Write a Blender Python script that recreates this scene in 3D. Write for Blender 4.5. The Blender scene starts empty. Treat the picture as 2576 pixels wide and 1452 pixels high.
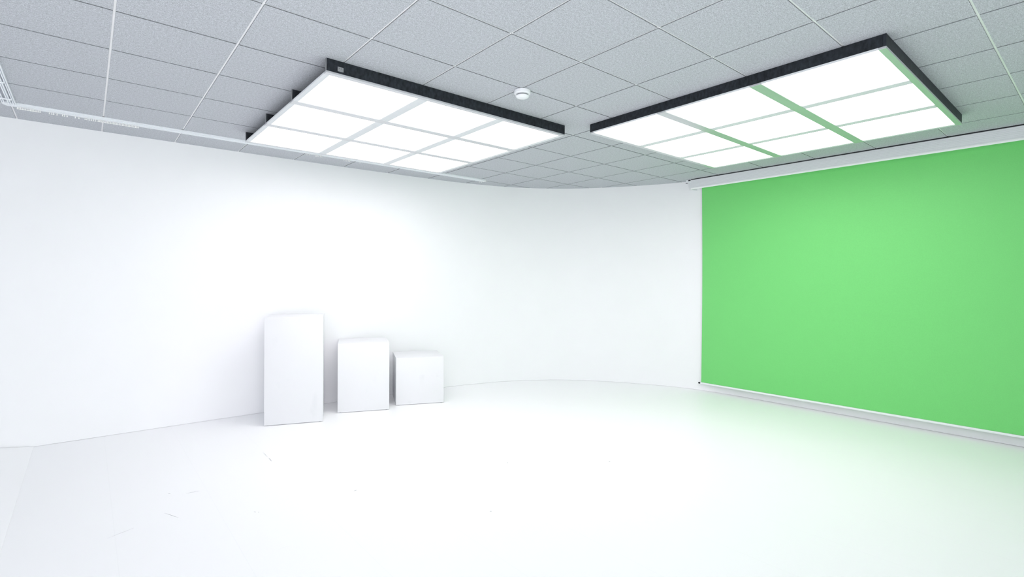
import bpy, bmesh, math, random
from mathutils import Vector, Matrix

random.seed(7)
SC = bpy.context.scene
COL = SC.collection
T = 0.6                      # ceiling tile module in metres; plan coordinates below are in tiles
HC = 3.0                     # ceiling height

# ------------------------------------------------------------------ camera
cam = bpy.data.cameras.new('camera')
cam_o = bpy.data.objects.new('camera', cam)
COL.objects.link(cam_o)
cam.sensor_fit = 'HORIZONTAL'
cam.sensor_width = 36.0
cam.lens = 36.0 * 1278.332 / 2576.0
cam.shift_y = -17.943 / 2576.0
cam.clip_start = 0.02
YAW, ROLL = 0.873937, 0.003921
fw = Vector((math.cos(YAW), math.sin(YAW), 0.0))
rt = fw.cross(Vector((0, 0, 1))).normalized()
up = rt.cross(fw)
c_, s_ = math.cos(ROLL), math.sin(ROLL)
rr, uu = c_ * rt + s_ * up, -s_ * rt + c_ * up
M = Matrix((rr, uu, -fw)).transposed().to_4x4()
M.translation = Vector((-3.184694 * T, -3.827219 * T, HC - 2.428329 * T))
cam_o.matrix_world = M
SC.camera = cam_o

# ------------------------------------------------------------------ world, exposure
SKY = 7.2
w = bpy.data.worlds.new('world')
SC.world = w
w.use_nodes = True
w.node_tree.nodes['Background'].inputs['Color'].default_value = (1.0, 0.95, 0.985, 1)   # overcast sky, fill light through the added rear window
w.node_tree.nodes['Background'].inputs['Strength'].default_value = SKY
SC.view_settings.view_transform = 'Standard'
SC.view_settings.look = 'None'
SC.view_settings.gamma = 1.0
SC.view_settings.use_curve_mapping = False
SC.view_settings.exposure = 0.0
SC.cycles.max_bounces = 14
SC.cycles.diffuse_bounces = 10
SC.cycles.glossy_bounces = 6
PANEL_STRENGTH = 3.6
PANEL_COLOR = (1.0, 0.935, 0.95)


# ------------------------------------------------------------------ materials
def new_mat(name, color, rough=0.6, metal=0.0, spec=0.5):
    m = bpy.data.materials.new(name)
    m.use_nodes = True
    b = m.node_tree.nodes['Principled BSDF']
    b.inputs['Base Color'].default_value = (*color, 1)
    b.inputs['Roughness'].default_value = rough
    b.inputs['Metallic'].default_value = metal
    b.inputs['Specular IOR Level'].default_value = spec
    return m, m.node_tree.nodes, m.node_tree.links, b


def noise_color(m, nd, lk, b, c0, c1, scale, detail=4.0, lo=0.3, hi=0.7, stretch=None, bump=0.0, rough=0.5):
    tc = nd.new('ShaderNodeTexCoord')
    mp = nd.new('ShaderNodeMapping')
    if stretch:
        mp.inputs['Scale'].default_value = stretch
    nz = nd.new('ShaderNodeTexNoise')
    nz.inputs['Scale'].default_value = scale
    nz.inputs['Detail'].default_value = detail
    nz.inputs['Roughness'].default_value = rough
    rp = nd.new('ShaderNodeValToRGB')
    rp.color_ramp.elements[0].position = lo
    rp.color_ramp.elements[1].position = hi
    rp.color_ramp.elements[0].color = (*c0, 1)
    rp.color_ramp.elements[1].color = (*c1, 1)
    lk.new(tc.outputs['Object'], mp.inputs['Vector'])
    lk.new(mp.outputs['Vector'], nz.inputs['Vector'])
    lk.new(nz.outputs['Fac'], rp.inputs['Fac'])
    lk.new(rp.outputs['Color'], b.inputs['Base Color'])
    if bump:
        bp = nd.new('ShaderNodeBump')
        bp.inputs['Strength'].default_value = bump
        bp.inputs['Distance'].default_value = 0.002
        lk.new(nz.outputs['Fac'], bp.inputs['Height'])
        lk.new(bp.outputs['Normal'], b.inputs['Normal'])
    return nz, rp, mp


m_wall, n, l, b = new_mat('wall_paint', (0.86, 0.875, 0.89), 0.75, 0, 0.25)
noise_color(m_wall, n, l, b, (0.88, 0.885, 0.90), (0.89, 0.895, 0.91), 3.0)

m_back, n, l, b = new_mat('rear_wall_paint', (0.86, 0.875, 0.89), 0.8, 0, 0.2)
noise_color(m_back, n, l, b, (0.855, 0.87, 0.885), (0.865, 0.88, 0.895), 2.0)


def floor_material(name, base, dark):
    m, n, l, b = new_mat(name, base, 0.4, 0, 0.22)
    tc = n.new('ShaderNodeTexCoord')
    # faint sheet seams running along y, spaced 0.91 tile
    sx = n.new('ShaderNodeSeparateXYZ')
    l.new(tc.outputs['Object'], sx.inputs['Vector'])
    a = n.new('ShaderNodeMath'); a.operation = 'ADD'; a.inputs[1].default_value = 2.96 * T + 0.91 * T * 40.5
    l.new(sx.outputs['X'], a.inputs[0])
    md = n.new('ShaderNodeMath'); md.operation = 'MODULO'; md.inputs[1].default_value = 0.91 * T
    l.new(a.outputs[0], md.inputs[0])
    su = n.new('ShaderNodeMath'); su.operation = 'SUBTRACT'; su.inputs[1].default_value = 0.455 * T
    l.new(md.outputs[0], su.inputs[0])
    ab = n.new('ShaderNodeMath'); ab.operation = 'ABSOLUTE'
    l.new(su.outputs[0], ab.inputs[0])
    lt = n.new('ShaderNodeMath'); lt.operation = 'LESS_THAN'; lt.inputs[1].default_value = 0.0014
    l.new(ab.outputs[0], lt.inputs[0])
    # sparse scuffs
    mp = n.new('ShaderNodeMapping')
    mp.inputs['Rotation'].default_value = (0, 0, 0.35)
    mp.inputs['Scale'].default_value = (2.2, 13.0, 1)
    l.new(tc.outputs['Object'], mp.inputs['Vector'])
    nz = n.new('ShaderNodeTexNoise'); nz.inputs['Scale'].default_value = 2.2; nz.inputs['Detail'].default_value = 6
    l.new(mp.outputs['Vector'], nz.inputs['Vector'])
    r1 = n.new('ShaderNodeValToRGB')
    r1.color_ramp.elements[0].position = 0.73; r1.color_ramp.elements[0].color = (0, 0, 0, 1)
    r1.color_ramp.elements[1].position = 0.80; r1.color_ramp.elements[1].color = (1, 1, 1, 1)
    l.new(nz.outputs['Fac'], r1.inputs['Fac'])
    ad = n.new('ShaderNodeMath'); ad.operation = 'MULTIPLY_ADD'; ad.inputs[1].default_value = 0.05
    l.new(lt.outputs[0], ad.inputs[0])
    mu = n.new('ShaderNodeMath'); mu.operation = 'MULTIPLY'; mu.inputs[1].default_value = 0.14
    l.new(r1.outputs['Color'], mu.inputs[0])
    l.new(mu.outputs[0], ad.inputs[2])
    mx = n.new('ShaderNodeMixRGB')
    mx.inputs['Color1'].default_value = (*base, 1)
    mx.inputs['Color2'].default_value = (*dark, 1)
    l.new(ad.outputs[0], mx.inputs['Fac'])
    l.new(mx.outputs['Color'], b.inputs['Base Color'])
    # slight gloss variation
    n2 = n.new('ShaderNodeTexNoise'); n2.inputs['Scale'].default_value = 2.5; n2.inputs['Detail'].default_value = 3
    l.new(tc.outputs['Object'], n2.inputs['Vector'])
    mr = n.new('ShaderNodeMapRange')
    mr.inputs['To Min'].default_value = 0.34; mr.inputs['To Max'].default_value = 0.48
    l.new(n2.outputs['Fac'], mr.inputs['Value'])
    l.new(mr.outputs['Result'], b.inputs['Roughness'])
    return m


m_floor = floor_material('floor_coating', (0.915, 0.92, 0.93), (0.3, 0.31, 0.33))

m_tile, n, l, b = new_mat('ceiling_felt', (0.5, 0.52, 0.55), 0.95, 0, 0.1)
nz, rp, mp = noise_color(m_tile, n, l, b, (0.33, 0.345, 0.375), (0.66, 0.68, 0.715), 170.0, 3.0, 0.30, 0.70, bump=0.2, rough=0.6)
n2 = n.new('ShaderNodeTexNoise'); n2.inputs['Scale'].default_value = 55.0; n2.inputs['Detail'].default_value = 3.0
l.new(mp.outputs['Vector'], n2.inputs['Vector'])
r2 = n.new('ShaderNodeMapRange')
r2.inputs['From Min'].default_value = 0.3; r2.inputs['From Max'].default_value = 0.7
r2.inputs['To Min'].default_value = 0.90; r2.inputs['To Max'].default_value = 1.10
l.new(n2.outputs['Fac'], r2.inputs['Value'])
vm = n.new('ShaderNodeVectorMath'); vm.operation = 'SCALE'
l.new(rp.outputs['Color'], vm.inputs[0]); l.new(r2.outputs['Result'], vm.inputs['Scale'])
l.new(vm.outputs[0], b.inputs['Base Color'])
m_edge, n, l, b = new_mat('dark_tile_edge', (0.1, 0.11, 0.12), 0.95, 0, 0.1)  # tile sides set darker so the gaps show as dark lines
noise_color(m_edge, n, l, b, (0.19, 0.205, 0.215), (0.25, 0.265, 0.275), 60.0)
m_tbar, n, l, b = new_mat('white_enamel', (0.83, 0.85, 0.87), 0.4, 0, 0.4)
noise_color(m_tbar, n, l, b, (0.82, 0.84, 0.86), (0.84, 0.86, 0.88), 8.0)
m_grid, n, l, b = new_mat('grid_enamel', (0.95, 0.955, 0.96), 0.35, 0, 0.5)
noise_color(m_grid, n, l, b, (0.945, 0.95, 0.955), (0.955, 0.96, 0.965), 8.0)
m_rail, n, l, b = new_mat('rail_white', (0.84, 0.87, 0.9), 0.35, 0, 0.5)
noise_color(m_rail, n, l, b, (0.83, 0.86, 0.89), (0.85, 0.88, 0.91), 12.0)
m_glide, n, l, b = new_mat('glider_plastic', (0.9, 0.9, 0.88), 0.3, 0, 0.5)
noise_color(m_glide, n, l, b, (0.89, 0.89, 0.87), (0.91, 0.91, 0.89), 20.0)
m_scuff, n, l, b = new_mat('scuff_rubber', (0.42, 0.43, 0.44), 0.7, 0, 0.2)
noise_color(m_scuff, n, l, b, (0.36, 0.37, 0.38), (0.62, 0.63, 0.64), 90.0)
m_vinyl, n, l, b = new_mat('white_vinyl', (0.95, 0.955, 0.96), 0.5, 0, 0.3)
noise_color(m_vinyl, n, l, b, (0.945, 0.95, 0.955), (0.955, 0.96, 0.965), 4.0)
m_black, n, l, b = new_mat('black_board', (0.015, 0.02, 0.026), 0.5, 0, 0.35)
noise_color(m_black, n, l, b, (0.002, 0.004, 0.006), (0.026, 0.032, 0.042), 60.0, 6.0, 0.3, 0.75, stretch=(1, 1, 0.5))
m_dark, n, l, b = new_mat('black_plastic', (0.02, 0.022, 0.025), 0.5, 0, 0.4)
noise_color(m_dark, n, l, b, (0.018, 0.02, 0.023), (0.022, 0.024, 0.027), 20.0)
m_alu, n, l, b = new_mat('brushed_aluminium', (0.6, 0.61, 0.63), 0.28, 0.5, 0.4)
noise_color(m_alu, n, l, b, (0.59, 0.60, 0.62), (0.62, 0.63, 0.65), 30.0, stretch=(0.1, 1, 1))
m_bar, n, l, b = new_mat('white_bar', (0.72, 0.74, 0.76), 0.6, 0, 0.2)
noise_color(m_bar, n, l, b, (0.71, 0.73, 0.75), (0.73, 0.75, 0.77), 20.0)
m_grey, n, l, b = new_mat('grey_plastic', (0.24, 0.25, 0.26), 0.6, 0, 0.3)
noise_color(m_grey, n, l, b, (0.22, 0.23, 0.24), (0.26, 0.27, 0.28), 60.0)
m_case, n, l, b = new_mat('housing_aluminium', (0.78, 0.79, 0.82), 0.4, 0.1, 0.5)
noise_color(m_case, n, l, b, (0.76, 0.77, 0.80), (0.80, 0.81, 0.84), 25.0, stretch=(1, 0.05, 1))
m_green, n, l, b = new_mat('chroma_green_fabric', (0.05, 0.62, 0.06), 0.55, 0, 0.5)
noise_color(m_green, n, l, b, (0.165, 0.615, 0.17), (0.175, 0.65, 0.18), 120.0, 3.0, bump=0.05)
m_ped, n, l, b = new_mat('pedestal_paint', (0.88, 0.885, 0.9), 0.55, 0, 0.3)
nz, rp, mp = noise_color(m_ped, n, l, b, (0.725, 0.735, 0.755), (0.775, 0.78, 0.80), 4.0, 8.0, 0.20, 0.38, stretch=(1.6, 1.6, 1.0))

oi = n.new('ShaderNodeObjectInfo')
sc_ = n.new('ShaderNodeVectorMath'); sc_.operation = 'SCALE'; sc_.inputs['Scale'].default_value = 13.0
l.new(oi.outputs['Location'], sc_.inputs[0])
l.new(sc_.outputs[0], mp.inputs['Location'])

m_led = bpy.data.materials.new('led_diffuser')
m_led.use_nodes = True
nt = m_led.node_tree
b = nt.nodes['Principled BSDF']
b.inputs['Base Color'].default_value = (0.85, 0.86, 0.87, 1)
b.inputs['Emission Color'].default_value = (*PANEL_COLOR, 1)
b.inputs['Emission Strength'].default_value = PANEL_STRENGTH


m_glass = bpy.data.materials.new('fill_window_glass')
m_glass.use_nodes = True
nt = m_glass.node_tree
nt.nodes.clear()
g_o = nt.nodes.new('ShaderNodeOutputMaterial'); g_m = nt.nodes.new('ShaderNodeMixShader')
g_t = nt.nodes.new('ShaderNodeBsdfTransparent'); g_g = nt.nodes.new('ShaderNodeBsdfGlossy')
g_t.inputs['Color'].default_value = (0.93, 0.96, 0.95, 1)
g_g.inputs['Roughness'].default_value = 0.02
g_m.inputs['Fac'].default_value = 0.06
nt.links.new(g_t.outputs[0], g_m.inputs[1]); nt.links.new(g_g.outputs[0], g_m.inputs[2]); nt.links.new(g_m.outputs[0], g_o.inputs['Surface'])


# ------------------------------------------------------------------ mesh helpers
def V(x, y, z):
    """plan position in tiles, height in metres"""
    return Vector((x * T, y * T, z))


def box(bm, x0, x1, y0, y1, z0, z1, bevel=0.0, seg=2, mat=0):
    vs = [bm.verts.new((x, y, z)) for z in (z0, z1) for y in (y0, y1) for x in (x0, x1)]
    idx = [(0, 2, 3, 1), (4, 5, 7, 6), (0, 1, 5, 4), (2, 6, 7, 3), (0, 4, 6, 2), (1, 3, 7, 5)]
    fs = [bm.faces.new([vs[i] for i in q]) for q in idx]
    for f in fs:
        f.material_index = mat
    if bevel:
        es = list({e for f in fs for e in f.edges})
        bmesh.ops.bevel(bm, geom=es, offset=bevel, segments=seg, profile=0.5, affect='EDGES')
    return fs


def lathe(bm, prof, center, seg=48):
    rings = []
    for r, z in prof:
        if r < 1e-6:
            rings.append([bm.verts.new((center[0], center[1], center[2] + z))])
        else:
            rings.append([bm.verts.new((center[0] + r * math.cos(2 * math.pi * k / seg),
                                        center[1] + r * math.sin(2 * math.pi * k / seg), center[2] + z)) for k in range(seg)])
    for a, bb in zip(rings, rings[1:]):
        for k in range(seg):
            k2 = (k + 1) % seg
            if len(a) == 1 and len(bb) == 1:
                continue
            if len(a) == 1:
                bm.faces.new((a[0], bb[k], bb[k2]))
            elif len(bb) == 1:
                bm.faces.new((a[k], bb[0], a[k2]))
            else:
                bm.faces.new((a[k], bb[k], bb[k2], a[k2]))
    bmesh.ops.recalc_face_normals(bm, faces=bm.faces)


def sweep(bm, prof, axis, a0, a1, off):
    """closed 2-D profile (list of (u, z)) extruded along axis 'x' or 'y' from a0 to a1; off is the u origin"""
    ends = []
    for a in (a0, a1):
        ends.append([bm.verts.new((a, off + u, z) if axis == 'x' else (off + u, a, z)) for u, z in prof])
    n_ = len(prof)
    for k in range(n_):
        bm.faces.new((ends[0][k], ends[0][(k + 1) % n_], ends[1][(k + 1) % n_], ends[1][k]))
    bm.faces.new(ends[0]); bm.faces.new(ends[1])
    bmesh.ops.recalc_face_normals(bm, faces=bm.faces)


def link(name, bm, mats, parent=None, loc=None):
    me = bpy.data.meshes.new(name)
    if loc is not None:
        bmesh.ops.translate(bm, verts=bm.verts, vec=-Vector(loc))
    bm.to_mesh(me)
    bm.free()
    for m in (mats if isinstance(mats, (list, tuple)) else [mats]):
        me.materials.append(m)
    o = bpy.data.objects.new(name, me)
    COL.objects.link(o)
    if loc is not None:
        o.location = loc
    if parent is not None:
        o.parent = parent
        o.matrix_parent_inverse = Matrix.Translation(-parent.location)
    return o


def shade(o, angle=35):
    me = o.data
    for p in me.polygons:
        p.use_smooth = True
    bm = bmesh.new(); bm.from_mesh(me)
    for e in bm.edges:
        e.smooth = len(e.link_faces) == 2 and e.calc_face_angle(3.0) < math.radians(angle)
    bm.to_mesh(me); bm.free()


def tag(o, label=None, cat=None, group=None, kind=None):
    if label: o['label'] = label
    if cat: o['category'] = cat
    if group: o['group'] = group
    if kind: o['kind'] = kind
    return o


def thing(name, loc, label, cat, group=None):
    o = bpy.data.objects.new(name, None)
    COL.objects.link(o)
    o.empty_display_size = 0.1
    o.location = loc
    return tag(o, label, cat, group)


def struct(o, label):
    return tag(o, label, None, None, 'structure')


# ------------------------------------------------------------------ room shell
XL, YF, XR = -8.0, -7.0, 8.1           # hidden left wall, wall behind the camera, right wall (tiles)
KN = [(-8.0, 6.87), (-5, 6.87), (-2.5, 6.865), (-0.8, 6.85), (0.9, 6.80), (2.2, 6.74), (3.4, 6.65), (4.31, 6.50), (5.34, 6.17),
      (6.39, 5.48), (7.18, 4.5), (7.68, 3.6), (7.95, 2.9), (8.07, 2.2), (8.1, 1.4), (8.1, 0.4)]


def catmull(P, n_=10):
    out = []
    for i in range(len(P) - 1):
        p0, p1, p2, p3 = P[max(i - 1, 0)], P[i], P[i + 1], P[min(i + 2, len(P) - 1)]
        for k in range(n_):
            t = k / n_
            out.append(tuple(0.5 * (2 * p1[j] + (p2[j] - p0[j]) * t + (2 * p0[j] - 5 * p1[j] + 4 * p2[j] - p3[j]) * t * t
                                    + (3 * p1[j] - p0[j] - 3 * p2[j] + p3[j]) * t ** 3) for j in (0, 1)))
    out.append(P[-1])
    return out


CURVE = catmull(KN)


def wall_strip(name, pts, m, label, top=HC + 0.012):
    """a wall along plan points (room on its right-hand side), with thickness and a thin shadow joint at the foot"""
    bm = bmesh.new()
    nrm = []
    for i, p in enumerate(pts):
        a, c = pts[max(i - 1, 0)], pts[min(i + 1, len(pts) - 1)]
        d = Vector((c[0] - a[0], c[1] - a[1])).normalized()
        nrm.append(Vector((-d.y, d.x)))               # outwards
    prof = [(0.010, -0.02), (0.010, 0.002), (0.0, 0.002), (0.0, top), (0.12, top), (0.12, -0.02)]
    rings = []
    for p, n_ in zip(pts, nrm):
        rings.append([bm.verts.new((p[0] * T + n_.x * o_, p[1] * T + n_.y * o_, z)) for o_, z in prof])
    for a, c in zip(rings, rings[1:]):
        for k in range(len(prof)):
            k2 = (k + 1) % len(prof)
            bm.faces.new((a[k], a[k2], c[k2], c[k]))
    bm.faces.new(rings[0]); bm.faces.new(rings[-1])
    bmesh.ops.recalc_face_normals(bm, faces=bm.faces)
    o = link(name, bm, m)
    shade(o, 30)
    return struct(o, label)


wall_strip('wall_back', CURVE, m_wall, 'white studio wall curving round the far corner into the right side')
wall_strip('wall_right', [(XR, 0.4), (XR, YF)], m_wall, 'white wall behind the green screen')
# unseen rear wall behind the camera, with a wide window added for fill light
WX0, WX1, WZ0, WZ1 = -7.8, -1.8, 0.35, 2.85
bm = bmesh.new()
yo, yi = YF * T - 0.2, YF * T
for xa, xb, za, zb in ((XL * T - 0.12, WX0 * T, -0.02, HC + 0.012), (WX1 * T, XR * T + 0.12, -0.02, HC + 0.012),
                       (WX0 * T, WX1 * T, -0.02, WZ0), (WX0 * T, WX1 * T, WZ1, HC + 0.012)):
    box(bm, xa, xb, yo, yi, za, zb)
struct(link('wall_front', bm, m_back), 'rear wall of the studio behind the camera')
bm = bmesh.new()
fr = 0.05
nwin = 3
for xa, xb, za, zb in ((WX0 * T, WX1 * T, WZ0, WZ0 + fr), (WX0 * T, WX1 * T, WZ1 - fr, WZ1)):
    box(bm, xa, xb, yo + 0.06, yo + 0.12, za, zb)
for k in range(nwin + 1):
    xc = WX0 * T + (WX1 - WX0) * T * k / nwin
    xa, xb = max(xc - fr / 2, WX0 * T), min(xc + fr / 2, WX1 * T)
    box(bm, xa, xb, yo + 0.06, yo + 0.12, WZ0 + fr, WZ1 - fr)
wf = struct(link('fill_window_1', bm, m_tbar), 'wide window added in the unseen rear wall to brighten the room')
for k in range(nwin):
    xa = WX0 * T + (WX1 - WX0) * T * k / nwin + fr / 2
    xb = WX0 * T + (WX1 - WX0) * T * (k + 1) / nwin - fr / 2
    bm = bmesh.new()
    v = [bm.verts.new(q) for q in ((xa, yo + 0.09, WZ0 + fr), (xb, yo + 0.09, WZ0 + fr), (xb, yo + 0.09, WZ1 - fr), (xa, yo + 0.09, WZ1 - fr))]
    bm.faces.new(v)
    link('fill_window_pane', bm, m_glass, wf)
pl = bpy.data.lights.new('fill_window_portal', 'AREA')  # sampling guide for the added window's fill light
pl.shape = 'RECTANGLE'
pl.size, pl.size_y = (WX1 - WX0) * T, WZ1 - WZ0
pl.cycles.is_portal = True
po_ = bpy.data.objects.new('fill_window_portal', pl)
COL.objects.link(po_)
po_.location = ((WX0 + WX1) / 2 * T, yo + 0.05, (WZ0 + WZ1) / 2)
po_.rotation_euler = (math.radians(90), 0, 0)      # faces into the room (+y)
wall_strip('wall_left', [(XL, YF), (XL, 6.87)], m_wall, 'white side wall left of the frame')

bm = bmesh.new()
box(bm, XL * T - 0.1, XR * T + 0.1, YF * T - 0.1, 6.87 * T + 0.1, -0.12, 0.0)
floor_o = struct(link('floor', bm, m_floor), 'glossy white coated studio floor')
# thin dark scuffs left on the coating: (start, end, width in mm)
SCUFFS = [((-1.157, 4.39), (-1.158, 4.10), 3), ((-1.158, 4.08), (-1.159, 3.89), 6), ((-2.26, 3.379), (-2.117, 3.367), 4), ((-2.522, 2.929), (-2.413, 2.693), 3),
          ((-1.755, 2.336), (-1.735, 2.312), 4), ((-1.72, 2.30), (-1.71, 2.287), 5), ((-0.675, 2.168), (-0.63, 2.178), 6), ((0.275, 0.679), (0.299, 0.672), 6),
          ((1.39, 1.746), (1.401, 1.716), 8), ((2.56, 0.871), (2.561, 0.828), 8), ((-2.43, 3.52), (-2.40, 3.50), 5), ((-3.02, 2.62), (-2.80, 2.72), 2)]
for (xa, ya_), (xb, yb_), wmm in SCUFFS:
    bm = bmesh.new()
    pa, pb = Vector((xa * T, ya_ * T)), Vector((xb * T, yb_ * T))
    d = (pb - pa)
    nn = Vector((-d.y, d.x)).normalized() * wmm / 2000
    m0, m1 = pa + d * 0.35 + nn * 0.6, pa + d * 0.7 - nn * 0.4
    ring = [pa, m0 + nn, m1 + nn, pb, m1 - nn, m0 - nn]
    lo = [bm.verts.new((p.x, p.y, 0.0)) for p in ring]
    hi = [bm.verts.new((p.x, p.y, 0.0004)) for p in ring]
    bm.faces.new(hi)
    for k in range(6):
        bm.faces.new((lo[k], lo[(k + 1) % 6], hi[(k + 1) % 6], hi[k]))
    bmesh.ops.recalc_face_normals(bm, faces=bm.faces)
    tag(link('scuff_mark', bm, m_scuff, floor_o), None, None, None, 'structure')


# ceiling: felt tiles lowered below a white T-bar grid, clipped to the plan of the room
OUT = [(p[0], p[1]) for p in CURVE] + [(XR, YF), (XL, YF)]          # clockwise, convex


def clip_rect(x0, x1, y0, y1):
    poly = [(x0, y0), (x1, y0), (x1, y1), (x0, y1)]
    for i in range(len(OUT)):
        a, c = OUT[i], OUT[(i + 1) % len(OUT)]
        ex, ey = c[0] - a[0], c[1] - a[1]
        side = lambda q: ex * (q[1] - a[1]) - ey * (q[0] - a[0])    # < 0 inside (clockwise outline)
        res = []
        for k in range(len(poly)):
            p, q = poly[k], poly[(k + 1) % len(poly)]
            sp, sq = side(p), side(q)
            if sp <= 1e-9:
                res.append(p)
            if (sp < -1e-9 and sq > 1e-9) or (sp > 1e-9 and sq < -1e-9):
                t = sp / (sp - sq)
                res.append((p[0] + t * (q[0] - p[0]), p[1] + t * (q[1] - p[1])))
        poly = res
        if len(poly) < 3:
            return []
    return poly


bm = bmesh.new()
G = 0.0061 / T
for i in range(-9, 9):
    for j in range(-10, 7):
        poly = clip_rect(i + G, i + 1 - G, j + G, j + 1 - G)
        if not poly:
            continue
        lo = [bm.verts.new((p[0] * T, p[1] * T, HC)) for p in poly]
        hi = [bm.verts.new((p[0] * T, p[1] * T, HC + 0.02)) for p in poly]
        bm.faces.new(lo[::-1]); bm.faces.new(hi)
        for k in range(len(poly)):
            k2 = (k + 1) % len(poly)
            bm.faces.new((lo[k], lo[k2], hi[k2], hi[k])).material_index = 1
bmesh.ops.recalc_face_normals(bm, faces=bm.faces)
ceil = struct(link('ceiling', bm, [m_tile, m_edge]), 'grey felt tile ceiling in a white grid')
def curve_at(v, ax):
    """where the curved wall crosses x = v (ax 0) or y = v (ax 1)"""
    best = None
    for a, c in zip(CURVE, CURVE[1:]):
        lo_v, hi_v = sorted((a[ax], c[ax]))
        if lo_v <= v <= hi_v and hi_v > lo_v:
            t = (v - a[ax]) / (c[ax] - a[ax])
            best = a[1 - ax] + t * (c[1 - ax] - a[1 - ax])
    return best


GY = {i: (curve_at(i, 0) or 6.87) + 0.01 for i in range(-8, 9)}
GX = {j: (curve_at(j, 1) if j >= 1 else XR) + 0.01 for j in range(-9, 7)}
bm = bmesh.new()
for i in range(-8, 9):
    box(bm, i * T - 0.012, i * T + 0.012, YF * T - 0.01, GY[i] * T, HC + 0.005, HC + 0.009)
for j in range(-9, 7):
    box(bm, XL * T, GX[j] * T, j * T - 0.012, j * T + 0.012, HC + 0.0051, HC + 0.0091)
tag(link('ceiling_grid', bm, m_grid, ceil), 'white T-bar grid between the felt tiles', kind='structure')

# ------------------------------------------------------------------ LED ceiling light boxes
def led_box(x0, x1, y0, y1, drop, label, boards_x, boards_y, plate, rim):
    """x/y in tiles. boards_x: y positions of boards that run along x; boards_y: x positions of boards that run along y"""
    zb = HC - drop * T                          # underside of the frame
    t = thing('led_light_box', V((x0 + x1) / 2, (y0 + y1) / 2, HC), label, 'ceiling light', 'LED light boxes under the ceiling')
    X0, X1, Y0, Y1 = x0 * T, x1 * T, y0 * T, y1 * T
    px, py = (X1 - X0) / 3, (Y1 - Y0) / 3
    hb = 0.040                                   # half width of a divider
    ht = 0.014
    # bars along x: aluminium profile, a little wider in the middle of the frame
    for k in range(4):
        yc = Y0 + k * py
        ya, yb = max(yc - hb, Y0), min(yc + hb, Y1)
        bm = bmesh.new()
        box(bm, X0, X1, ya, yb, zb, zb + ht, 0.0015, 1)
        link('cross_rail', bm, m_alu, t)
    for k in range(4):
        xc = X0 + k * px
        xa, xb = max(xc - hb, X0), min(xc + hb, X1)
        if k == 0:
            xb = X0 + rim
        for q in range(3):
            bm = bmesh.new()
            ya = Y0 + q * py + hb
            yb = Y0 + (q + 1) * py - hb
            box(bm, xa, xb, ya + 0.0005, yb - 0.0005, zb + 0.001, zb + ht, 0.001, 1)
            link('frame_bar', bm, m_bar, t)
    for a in range(3):
        for q in range(3):
            bm = bmesh.new()
            xa = X0 + a * px + (hb if a else rim) + 0.0005
            xb = X0 + (a + 1) * px - hb - 0.0005
            ya = Y0 + q * py + hb + 0.0005
            yb = Y0 + (q + 1) * py - hb - 0.0005
            fs = box(bm, xa, xb, ya, yb, zb + 0.004, zb + ht)
            fs[0].material_index = 1
            tag(link('light_panel', bm, [m_dark, m_led], t), 'glowing white square panel')
    zt = HC - 0.0002
    th = 0.018
    for yv, nm in boards_x:
        bm = bmesh.new()
        xa = X0
        box(bm, xa + (0.003 if plate else 0.0), X1, yv * T, yv * T + th, zb + ht + 0.0005, zt, 0.001, 1)
        bo = link(nm, bm, m_black, t)
        if not plate:
            continue
        bm = bmesh.new()
        box(bm, xa, xa + 0.0027, yv * T, yv * T + th, zb + ht + 0.0005, zt)
        link('edge_strip', bm, m_grey, bo)
    for xv, nm in boards_y:
        bm = bmesh.new()
        box(bm, xv * T, xv * T + th, Y0 + th + 0.0005, Y1, zb + ht + 0.0005, zt, 0.001, 1)
        link(nm, bm, m_black, t)
    if plate:
        bm = bmesh.new()
        xa = (plate[0]) * T
        box(bm, xa, xa + 0.040, boards_x[0][0] * T - 0.004, boards_x[0][0] * T - 0.0002, zb + 0.026, zb + 0.056, 0.001, 1)
        po = tag(link('label_plate', bm, m_grey, t), 'small grey plate with two dark screws')
        for dx in (0.012, 0.024):
            bm = bmesh.new()
            box(bm, xa + dx - 0.002, xa + dx + 0.002, boards_x[0][0] * T - 0.0055, boards_x[0][0] * T - 0.0041, zb + 0.043, zb + 0.047)
            link('screw', bm, m_dark, po)
    return t


LA = (-1.195, 2.51, 1.712, 5.38)
pyA = (LA[3] - LA[2]) / 3
led_box(*LA, 0.16, 'square LED light box above the white pedestals, left of the smoke detector',
        [(LA[2], 'fascia_board'), (LA[2] + pyA - 0.02, 'support_board'), (LA[2] + 2 * pyA - 0.02, 'support_board'), (LA[3] - 0.03, 'support_board')],
        [], (-1.07,), 0.037)
LB = (2.765, 6.46, -2.37, 1.42)
led_box(*LB, 0.145, 'square LED light box beside the green screen, right of the smoke detector',
        [(LB[2], 'fascia_board')], [(LB[0], 'fascia_board')], None, 0.005)

# ------------------------------------------------------------------ smoke detector
cx, cy = 1.058, 1.052
dt = thing('smoke_detector', V(cx, cy, HC), 'round white smoke detector on the grey ceiling between the two light boxes', 'smoke detector')
bm = bmesh.new()
lathe(bm, [(0, 0), (0.058, 0), (0.0625, -0.003), (0.0635, -0.016), (0.062, -0.026), (0.056, -0.031), (0.047, -0.032), (0, -0.032)], V(cx, cy, HC))
shade(link('mounting_base', bm, m_tbar, dt), 40)
bm = bmesh.new()
lathe(bm, [(0.0, -0.0325), (0.043, -0.0325), (0.043, -0.041), (0.0, -0.041)], V(cx, cy, HC))
shade(link('sensor_slot', bm, m_grey, dt), 40)
bm = bmesh.new()
lathe(bm, [(0, -0.0412), (0.049, -0.0412), (0.051, -0.044), (0.048, -0.050), (0.039, -0.056), (0.022, -0.060), (0, -0.061)], V(cx, cy, HC))
shade(link('sensor_cap', bm, m_tbar, dt), 40)

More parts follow.
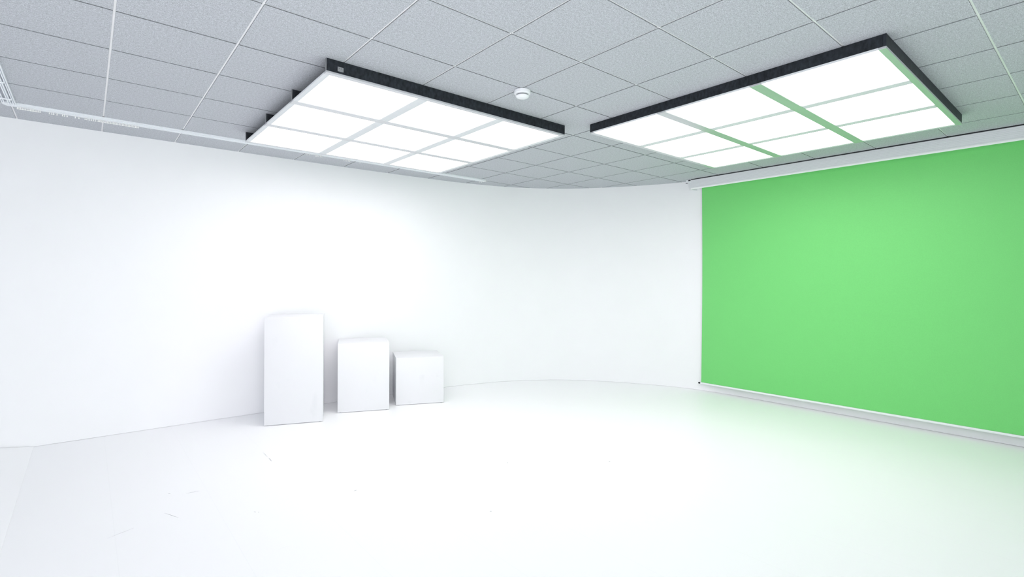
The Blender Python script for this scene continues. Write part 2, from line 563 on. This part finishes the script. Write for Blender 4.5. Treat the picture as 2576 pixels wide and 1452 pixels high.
# ------------------------------------------------------------------ curtain rail along the left wall
ct = thing('curtain_rail', V(-4.0, 5.97, HC), 'white double curtain rail under the ceiling along the left wall, with loose gliders', 'curtain rail')


def rail_prof(wd, d, z=HC - 0.0003):
    # two channels side by side, open below
    g, lip = 0.007, d * 0.75
    c1, c2 = wd * 0.27, wd * 0.73
    pts = [(0, z), (0, z - d)]
    for c in (c1, c2):
        pts += [(c - g, z - d), (c - g, z - d + lip), (c + g, z - d + lip), (c + g, z - d)]
    pts += [(wd, z - d), (wd, z)]
    return pts


bm = bmesh.new()
sweep(bm, rail_prof(0.082, 0.017), 'x', -4.02 * T, 4.12 * T, 5.90 * T)
link('wall_side_rail', bm, m_rail, ct)
bm = bmesh.new()
for xa, xb in ((-4.078, -4.048), (-4.016, -3.982), (-3.966, -3.936)):
    wq = (xb - xa) * T
    g, d, z = wq * 0.16, 0.016, HC - 0.0003
    sweep(bm, [(0, z), (0, z - d), (wq / 2 - g, z - d), (wq / 2 - g, z - d * 0.3), (wq / 2 + g, z - d * 0.3), (wq / 2 + g, z - d), (wq, z - d), (wq, z)],
          'y', -6.9 * T, 5.895 * T, xa * T)
link('cross_room_rail', bm, m_rail, ct)
bm = bmesh.new()
# rounded corner piece
cxr, cyr, rad = -4.02 * T, 5.90 * T, 0.082
cv = []
for k in range(9):
    an = math.pi / 2 + math.pi / 2 * k / 8
    cv.append((cxr + rad * 0.45 * math.cos(an), cyr + 0.082 * math.sin(an)))
lo = [bm.verts.new((cxr, cyr, HC - 0.0175))] + [bm.verts.new((x, y, HC - 0.0175)) for x, y in cv]
hi = [bm.verts.new((cxr, cyr, HC - 0.0004))] + [bm.verts.new((x, y, HC - 0.0004)) for x, y in cv]
bm.faces.new(lo); bm.faces.new(hi)
for k in range(len(lo)):
    k2 = (k + 1) % len(lo)
    bm.faces.new((lo[k], lo[k2], hi[k2], hi[k]))
bmesh.ops.recalc_face_normals(bm, faces=bm.faces)
link('corner_joint', bm, m_rail, ct)
for yy in (4.9, 5.66):
    bm = bmesh.new()
    box(bm, -4.10 * T, -3.965 * T, yy * T - 0.008, yy * T + 0.008, HC - 0.024, HC - 0.0165, 0.0015, 1)
    link('rail_bracket', bm, m_rail, ct)
bm = bmesh.new()
box(bm, 4.121 * T, 4.15 * T, 5.905 * T, 6.03 * T, HC - 0.02, HC - 0.0005, 0.002, 1)
link('end_stop', bm, m_glide, ct)
gx = [-3.93 + 0.0165 * k for k in range(15)]
gx += [-3.6, -3.575, -3.555, -3.52, -3.46, -3.44, -3.41, -3.32, -3.28, -3.21, -3.19, -3.165, -3.14, -3.115, -3.09]
gx += [-3.06 + 0.018 * k for k in range(28)]
gx += [-0.01, 0.03, 0.15, 0.17, 0.19, 0.21, 0.24, 0.27, 0.70, 0.73, 0.76, 0.79, 0.82, 1.03, 4.02, 4.07]
gmesh = None
for x in gx:
    if gmesh is None:
        bm = bmesh.new()
        box(bm, -0.0022, 0.0022, -0.0035, 0.0035, -0.010, 0.006, 0.0008, 1)
        lathe(bm, [(0, -0.021), (0.0038, -0.0195), (0.0052, -0.0155), (0.0038, -0.0115), (0, -0.0098)], (0, 0, 0), 10)
        o = link('glider', bm, m_glide, None)
        gmesh = o.data
    else:
        o = bpy.data.objects.new('glider', gmesh)
        COL.objects.link(o)
    o.parent = ct
    o.location = V(x, 5.90, HC - 0.017) + Vector((0, 0.082 * 0.73, 0)) - ct.location

# ------------------------------------------------------------------ pull-down green screen
st = thing('pull_down_screen', V(7.9, -0.7, HC), 'bright green chroma-key screen pulled down from a white ceiling housing on the right', 'green screen')
YA, YB = 2.66, -4.9
z1, z0 = HC - 0.012, HC - 0.142
bm = bmesh.new()
xf = 7.735
prof = [(0.0, z1 - 0.004), (0.004, z1), (0.195, z1), (0.195, z0 + 0.034), (0.06, z0 + 0.008), (0.012, z0), (0.002, z0 + 0.010), (0.0, z0 + 0.016)]
# fine ribs along the front face
rb = []
for k in range(6):
    zc = z0 + 0.032 + k * 0.016
    rb += [(0.0, zc - 0.003), (0.0012, zc), (0.0, zc + 0.003)]
sweep(bm, prof + rb, 'y', YB * T, YA * T, xf * T)
link('housing', bm, m_case, st)
bm = bmesh.new()
sweep(bm, [(0.004, z0 - 0.0055), (0.004, z0 - 0.0008), (-0.0005, z0 + 0.006), (-0.0005, z0 + 0.017), (-0.003, z0 + 0.017), (-0.0045, z0 + 0.007), (-0.003, z0 - 0.003)],
      'y', YB * T, YA * T, xf * T)
link('housing_lip', bm, m_grid, st)  # whiter than the housing: the lip's floor-lit highlight put into its colour
bm = bmesh.new()
box(bm, xf * T - 0.001, xf * T + 0.197, YA * T + 0.0005, YA * T + 0.006, z0 - 0.004, z1 + 0.001, 0.0015, 1)
link('end_cap', bm, m_tbar, st)
# hanger brackets, and a dark strip painting the shade in the gap above the housing
bm = bmesh.new()
box(bm, xf * T + 0.004, xf * T + 0.18, YB * T, YA * T, z1 + 0.0005, HC - 0.0003)
link('gap_shade_strip', bm, m_dark, st)
bm = bmesh.new()
box(bm, xf * T + 0.01, xf * T + 0.06, YA * T + 0.0065, YA * T + 0.085, HC - 0.045, HC - 0.0005, 0.004, 2)
br = link('wall_bracket', bm, m_tbar, st)
bm = bmesh.new()
box(bm, xf * T + 0.004, xf * T + 0.009, YA * T + 0.012, YA * T + 0.045, HC - 0.022, HC - 0.008)
link('bracket_clamp', bm, m_dark, br)
bm = bmesh.new()
box(bm, xf * T + 0.003, xf * T + 0.0095, YA * T + 0.050, YA * T + 0.085, HC - 0.052, HC - 0.045)
link('bracket_bolt', bm, m_dark, br)
# fabric: thin sheet hanging from the housing, with a slight sideways draw-in
XS = 7.97 * T
ya, yb = 2.512, -4.75
bm = bmesh.new()
NY, NZ = 60, 24
zt_, zb_ = z0 + 0.055, 0.1226
front, rear = [], []
for a in range(NY + 1):
    for k in range(NZ + 1):
        u, v = a / NY, k / NZ
        y = (yb + (ya - yb) * u) * T
        edge = 0.010 * math.sin(math.pi * v)
        if a in (0, NY):
            y += -edge if a == NY else edge
        x = XS + 0.0025 * math.sin(u * 9.0) * math.sin(math.pi * v)
        z = zt_ + (zb_ - zt_) * v
        front.append(bm.verts.new((x, y, z)))
        rear.append(bm.verts.new((x + 0.0012, y, z)))
S = NZ + 1
for a in range(NY):
    for k in range(NZ):
        bm.faces.new((front[a * S + k], front[(a + 1) * S + k], front[(a + 1) * S + k + 1], front[a * S + k + 1]))
        bm.faces.new((rear[a * S + k], rear[a * S + k + 1], rear[(a + 1) * S + k + 1], rear[(a + 1) * S + k]))
for a in (0, NY):
    for k in range(NZ):
        bm.faces.new((front[a * S + k], front[a * S + k + 1], rear[a * S + k + 1], rear[a * S + k]))
bmesh.ops.recalc_face_normals(bm, faces=bm.faces)
fo = link('fabric', bm, m_green, st)
shade(fo, 40)
bm = bmesh.new()
box(bm, XS - 0.010, XS + 0.012, yb * T - 0.02, ya * T + 0.012, 0.0985, 0.1216, 0.004, 3)
bb = link('bottom_bar', bm, m_tbar, st)
shade(bb, 40)
bm = bmesh.new()
box(bm, XS - 0.009, XS + 0.011, ya * T + 0.0125, ya * T + 0.042, 0.0995, 0.1206, 0.003, 2)
link('bar_end_plug', bm, m_dark, bb)

# ------------------------------------------------------------------ pedestals
def pedestal(p0, p1, h, label):
    a, c = Vector(p0) * T, Vector(p1) * T
    d = c - a
    wd = d.length
    an = math.atan2(d.y, d.x)
    mid = (a + c) / 2 + Vector((-d.y, d.x)) / 2
    t = thing('pedestal', (mid.x, mid.y, 0), label, 'pedestal', 'white display pedestals along the left wall')
    t.rotation_euler = (0, 0, an)
    g = 0.005
    bm = bmesh.new()
    q = wd / 2
    box(bm, -q, q, -q, q, g, h, 0.0025, 3)
    me = bpy.data.meshes.new('body')
    bm.to_mesh(me); bm.free(); me.materials.append(m_ped)
    o = bpy.data.objects.new('body', me); COL.objects.link(o); o.parent = t
    shade(o, 40)
    for sx in (-1, 1):
        for sy in (-1, 1):
            bm = bmesh.new()
            lathe(bm, [(0, 0), (0.014, 0), (0.014, g - 0.0002), (0, g - 0.0002)], (sx * (q - 0.03), sy * (q - 0.03), 0), 16)
            me = bpy.data.meshes.new('foot')
            bm.to_mesh(me); bm.free(); me.materials.append(m_dark)
            f = bpy.data.objects.new('foot', me); COL.objects.link(f); f.parent = t
    return t


pedestal((-0.784, 5.832), (0.124, 5.486), 1.150, 'tall white square pedestal, the leftmost and highest of three by the wall')
pedestal((0.552, 5.894), (1.452, 5.517), 0.805, 'middle-height white pedestal standing between the tall one and the cube')
pedestal((1.707, 5.727), (2.617, 5.344), 0.588, 'low white cube pedestal, the rightmost and lowest of three by the wall')

# ------------------------------------------------------------------ loose vinyl sheet at the left edge
bm = bmesh.new()
NX, NYY = 14, 30
top, bot = [], []
for a in range(NX + 1):
    for k in range(NYY + 1):
        x = -3.80 - 3.0 * a / NX
        y = 6.855 - 12.0 * k / NYY
        lift = min(0.05, 0.096 * max(0.0, -3.83 - x)) * math.exp(-((6.855 - y) / 0.9) ** 2)
        z = 0.0045 + lift * 1.0
        top.append(bm.verts.new((x * T, y * T, z)))
        bot.append(bm.verts.new((x * T, y * T, z - 0.004)))
S = NYY + 1
for a in range(NX):
    for k in range(NYY):
        i0, i1, i2, i3 = a * S + k, (a + 1) * S + k, (a + 1) * S + k + 1, a * S + k + 1
        bm.faces.new((top[i0], top[i1], top[i2], top[i3]))
        bm.faces.new((bot[i0], bot[i3], bot[i2], bot[i1]))
rim = [a * S for a in range(NX + 1)] + [NX * S + k for k in range(1, NYY + 1)] + [a * S + NYY for a in range(NX - 1, -1, -1)] + [k for k in range(NYY - 1, 0, -1)]
for q in range(len(rim)):
    i0, i1 = rim[q], rim[(q + 1) % len(rim)]
    bm.faces.new((top[i0], bot[i0], bot[i1], top[i1]))
bmesh.ops.recalc_face_normals(bm, faces=bm.faces)
vo = tag(link('vinyl_sheet', bm, m_vinyl), 'white vinyl sheet lying on the floor at the left edge, curling up at the wall', 'floor sheet')
shade(vo, 50)
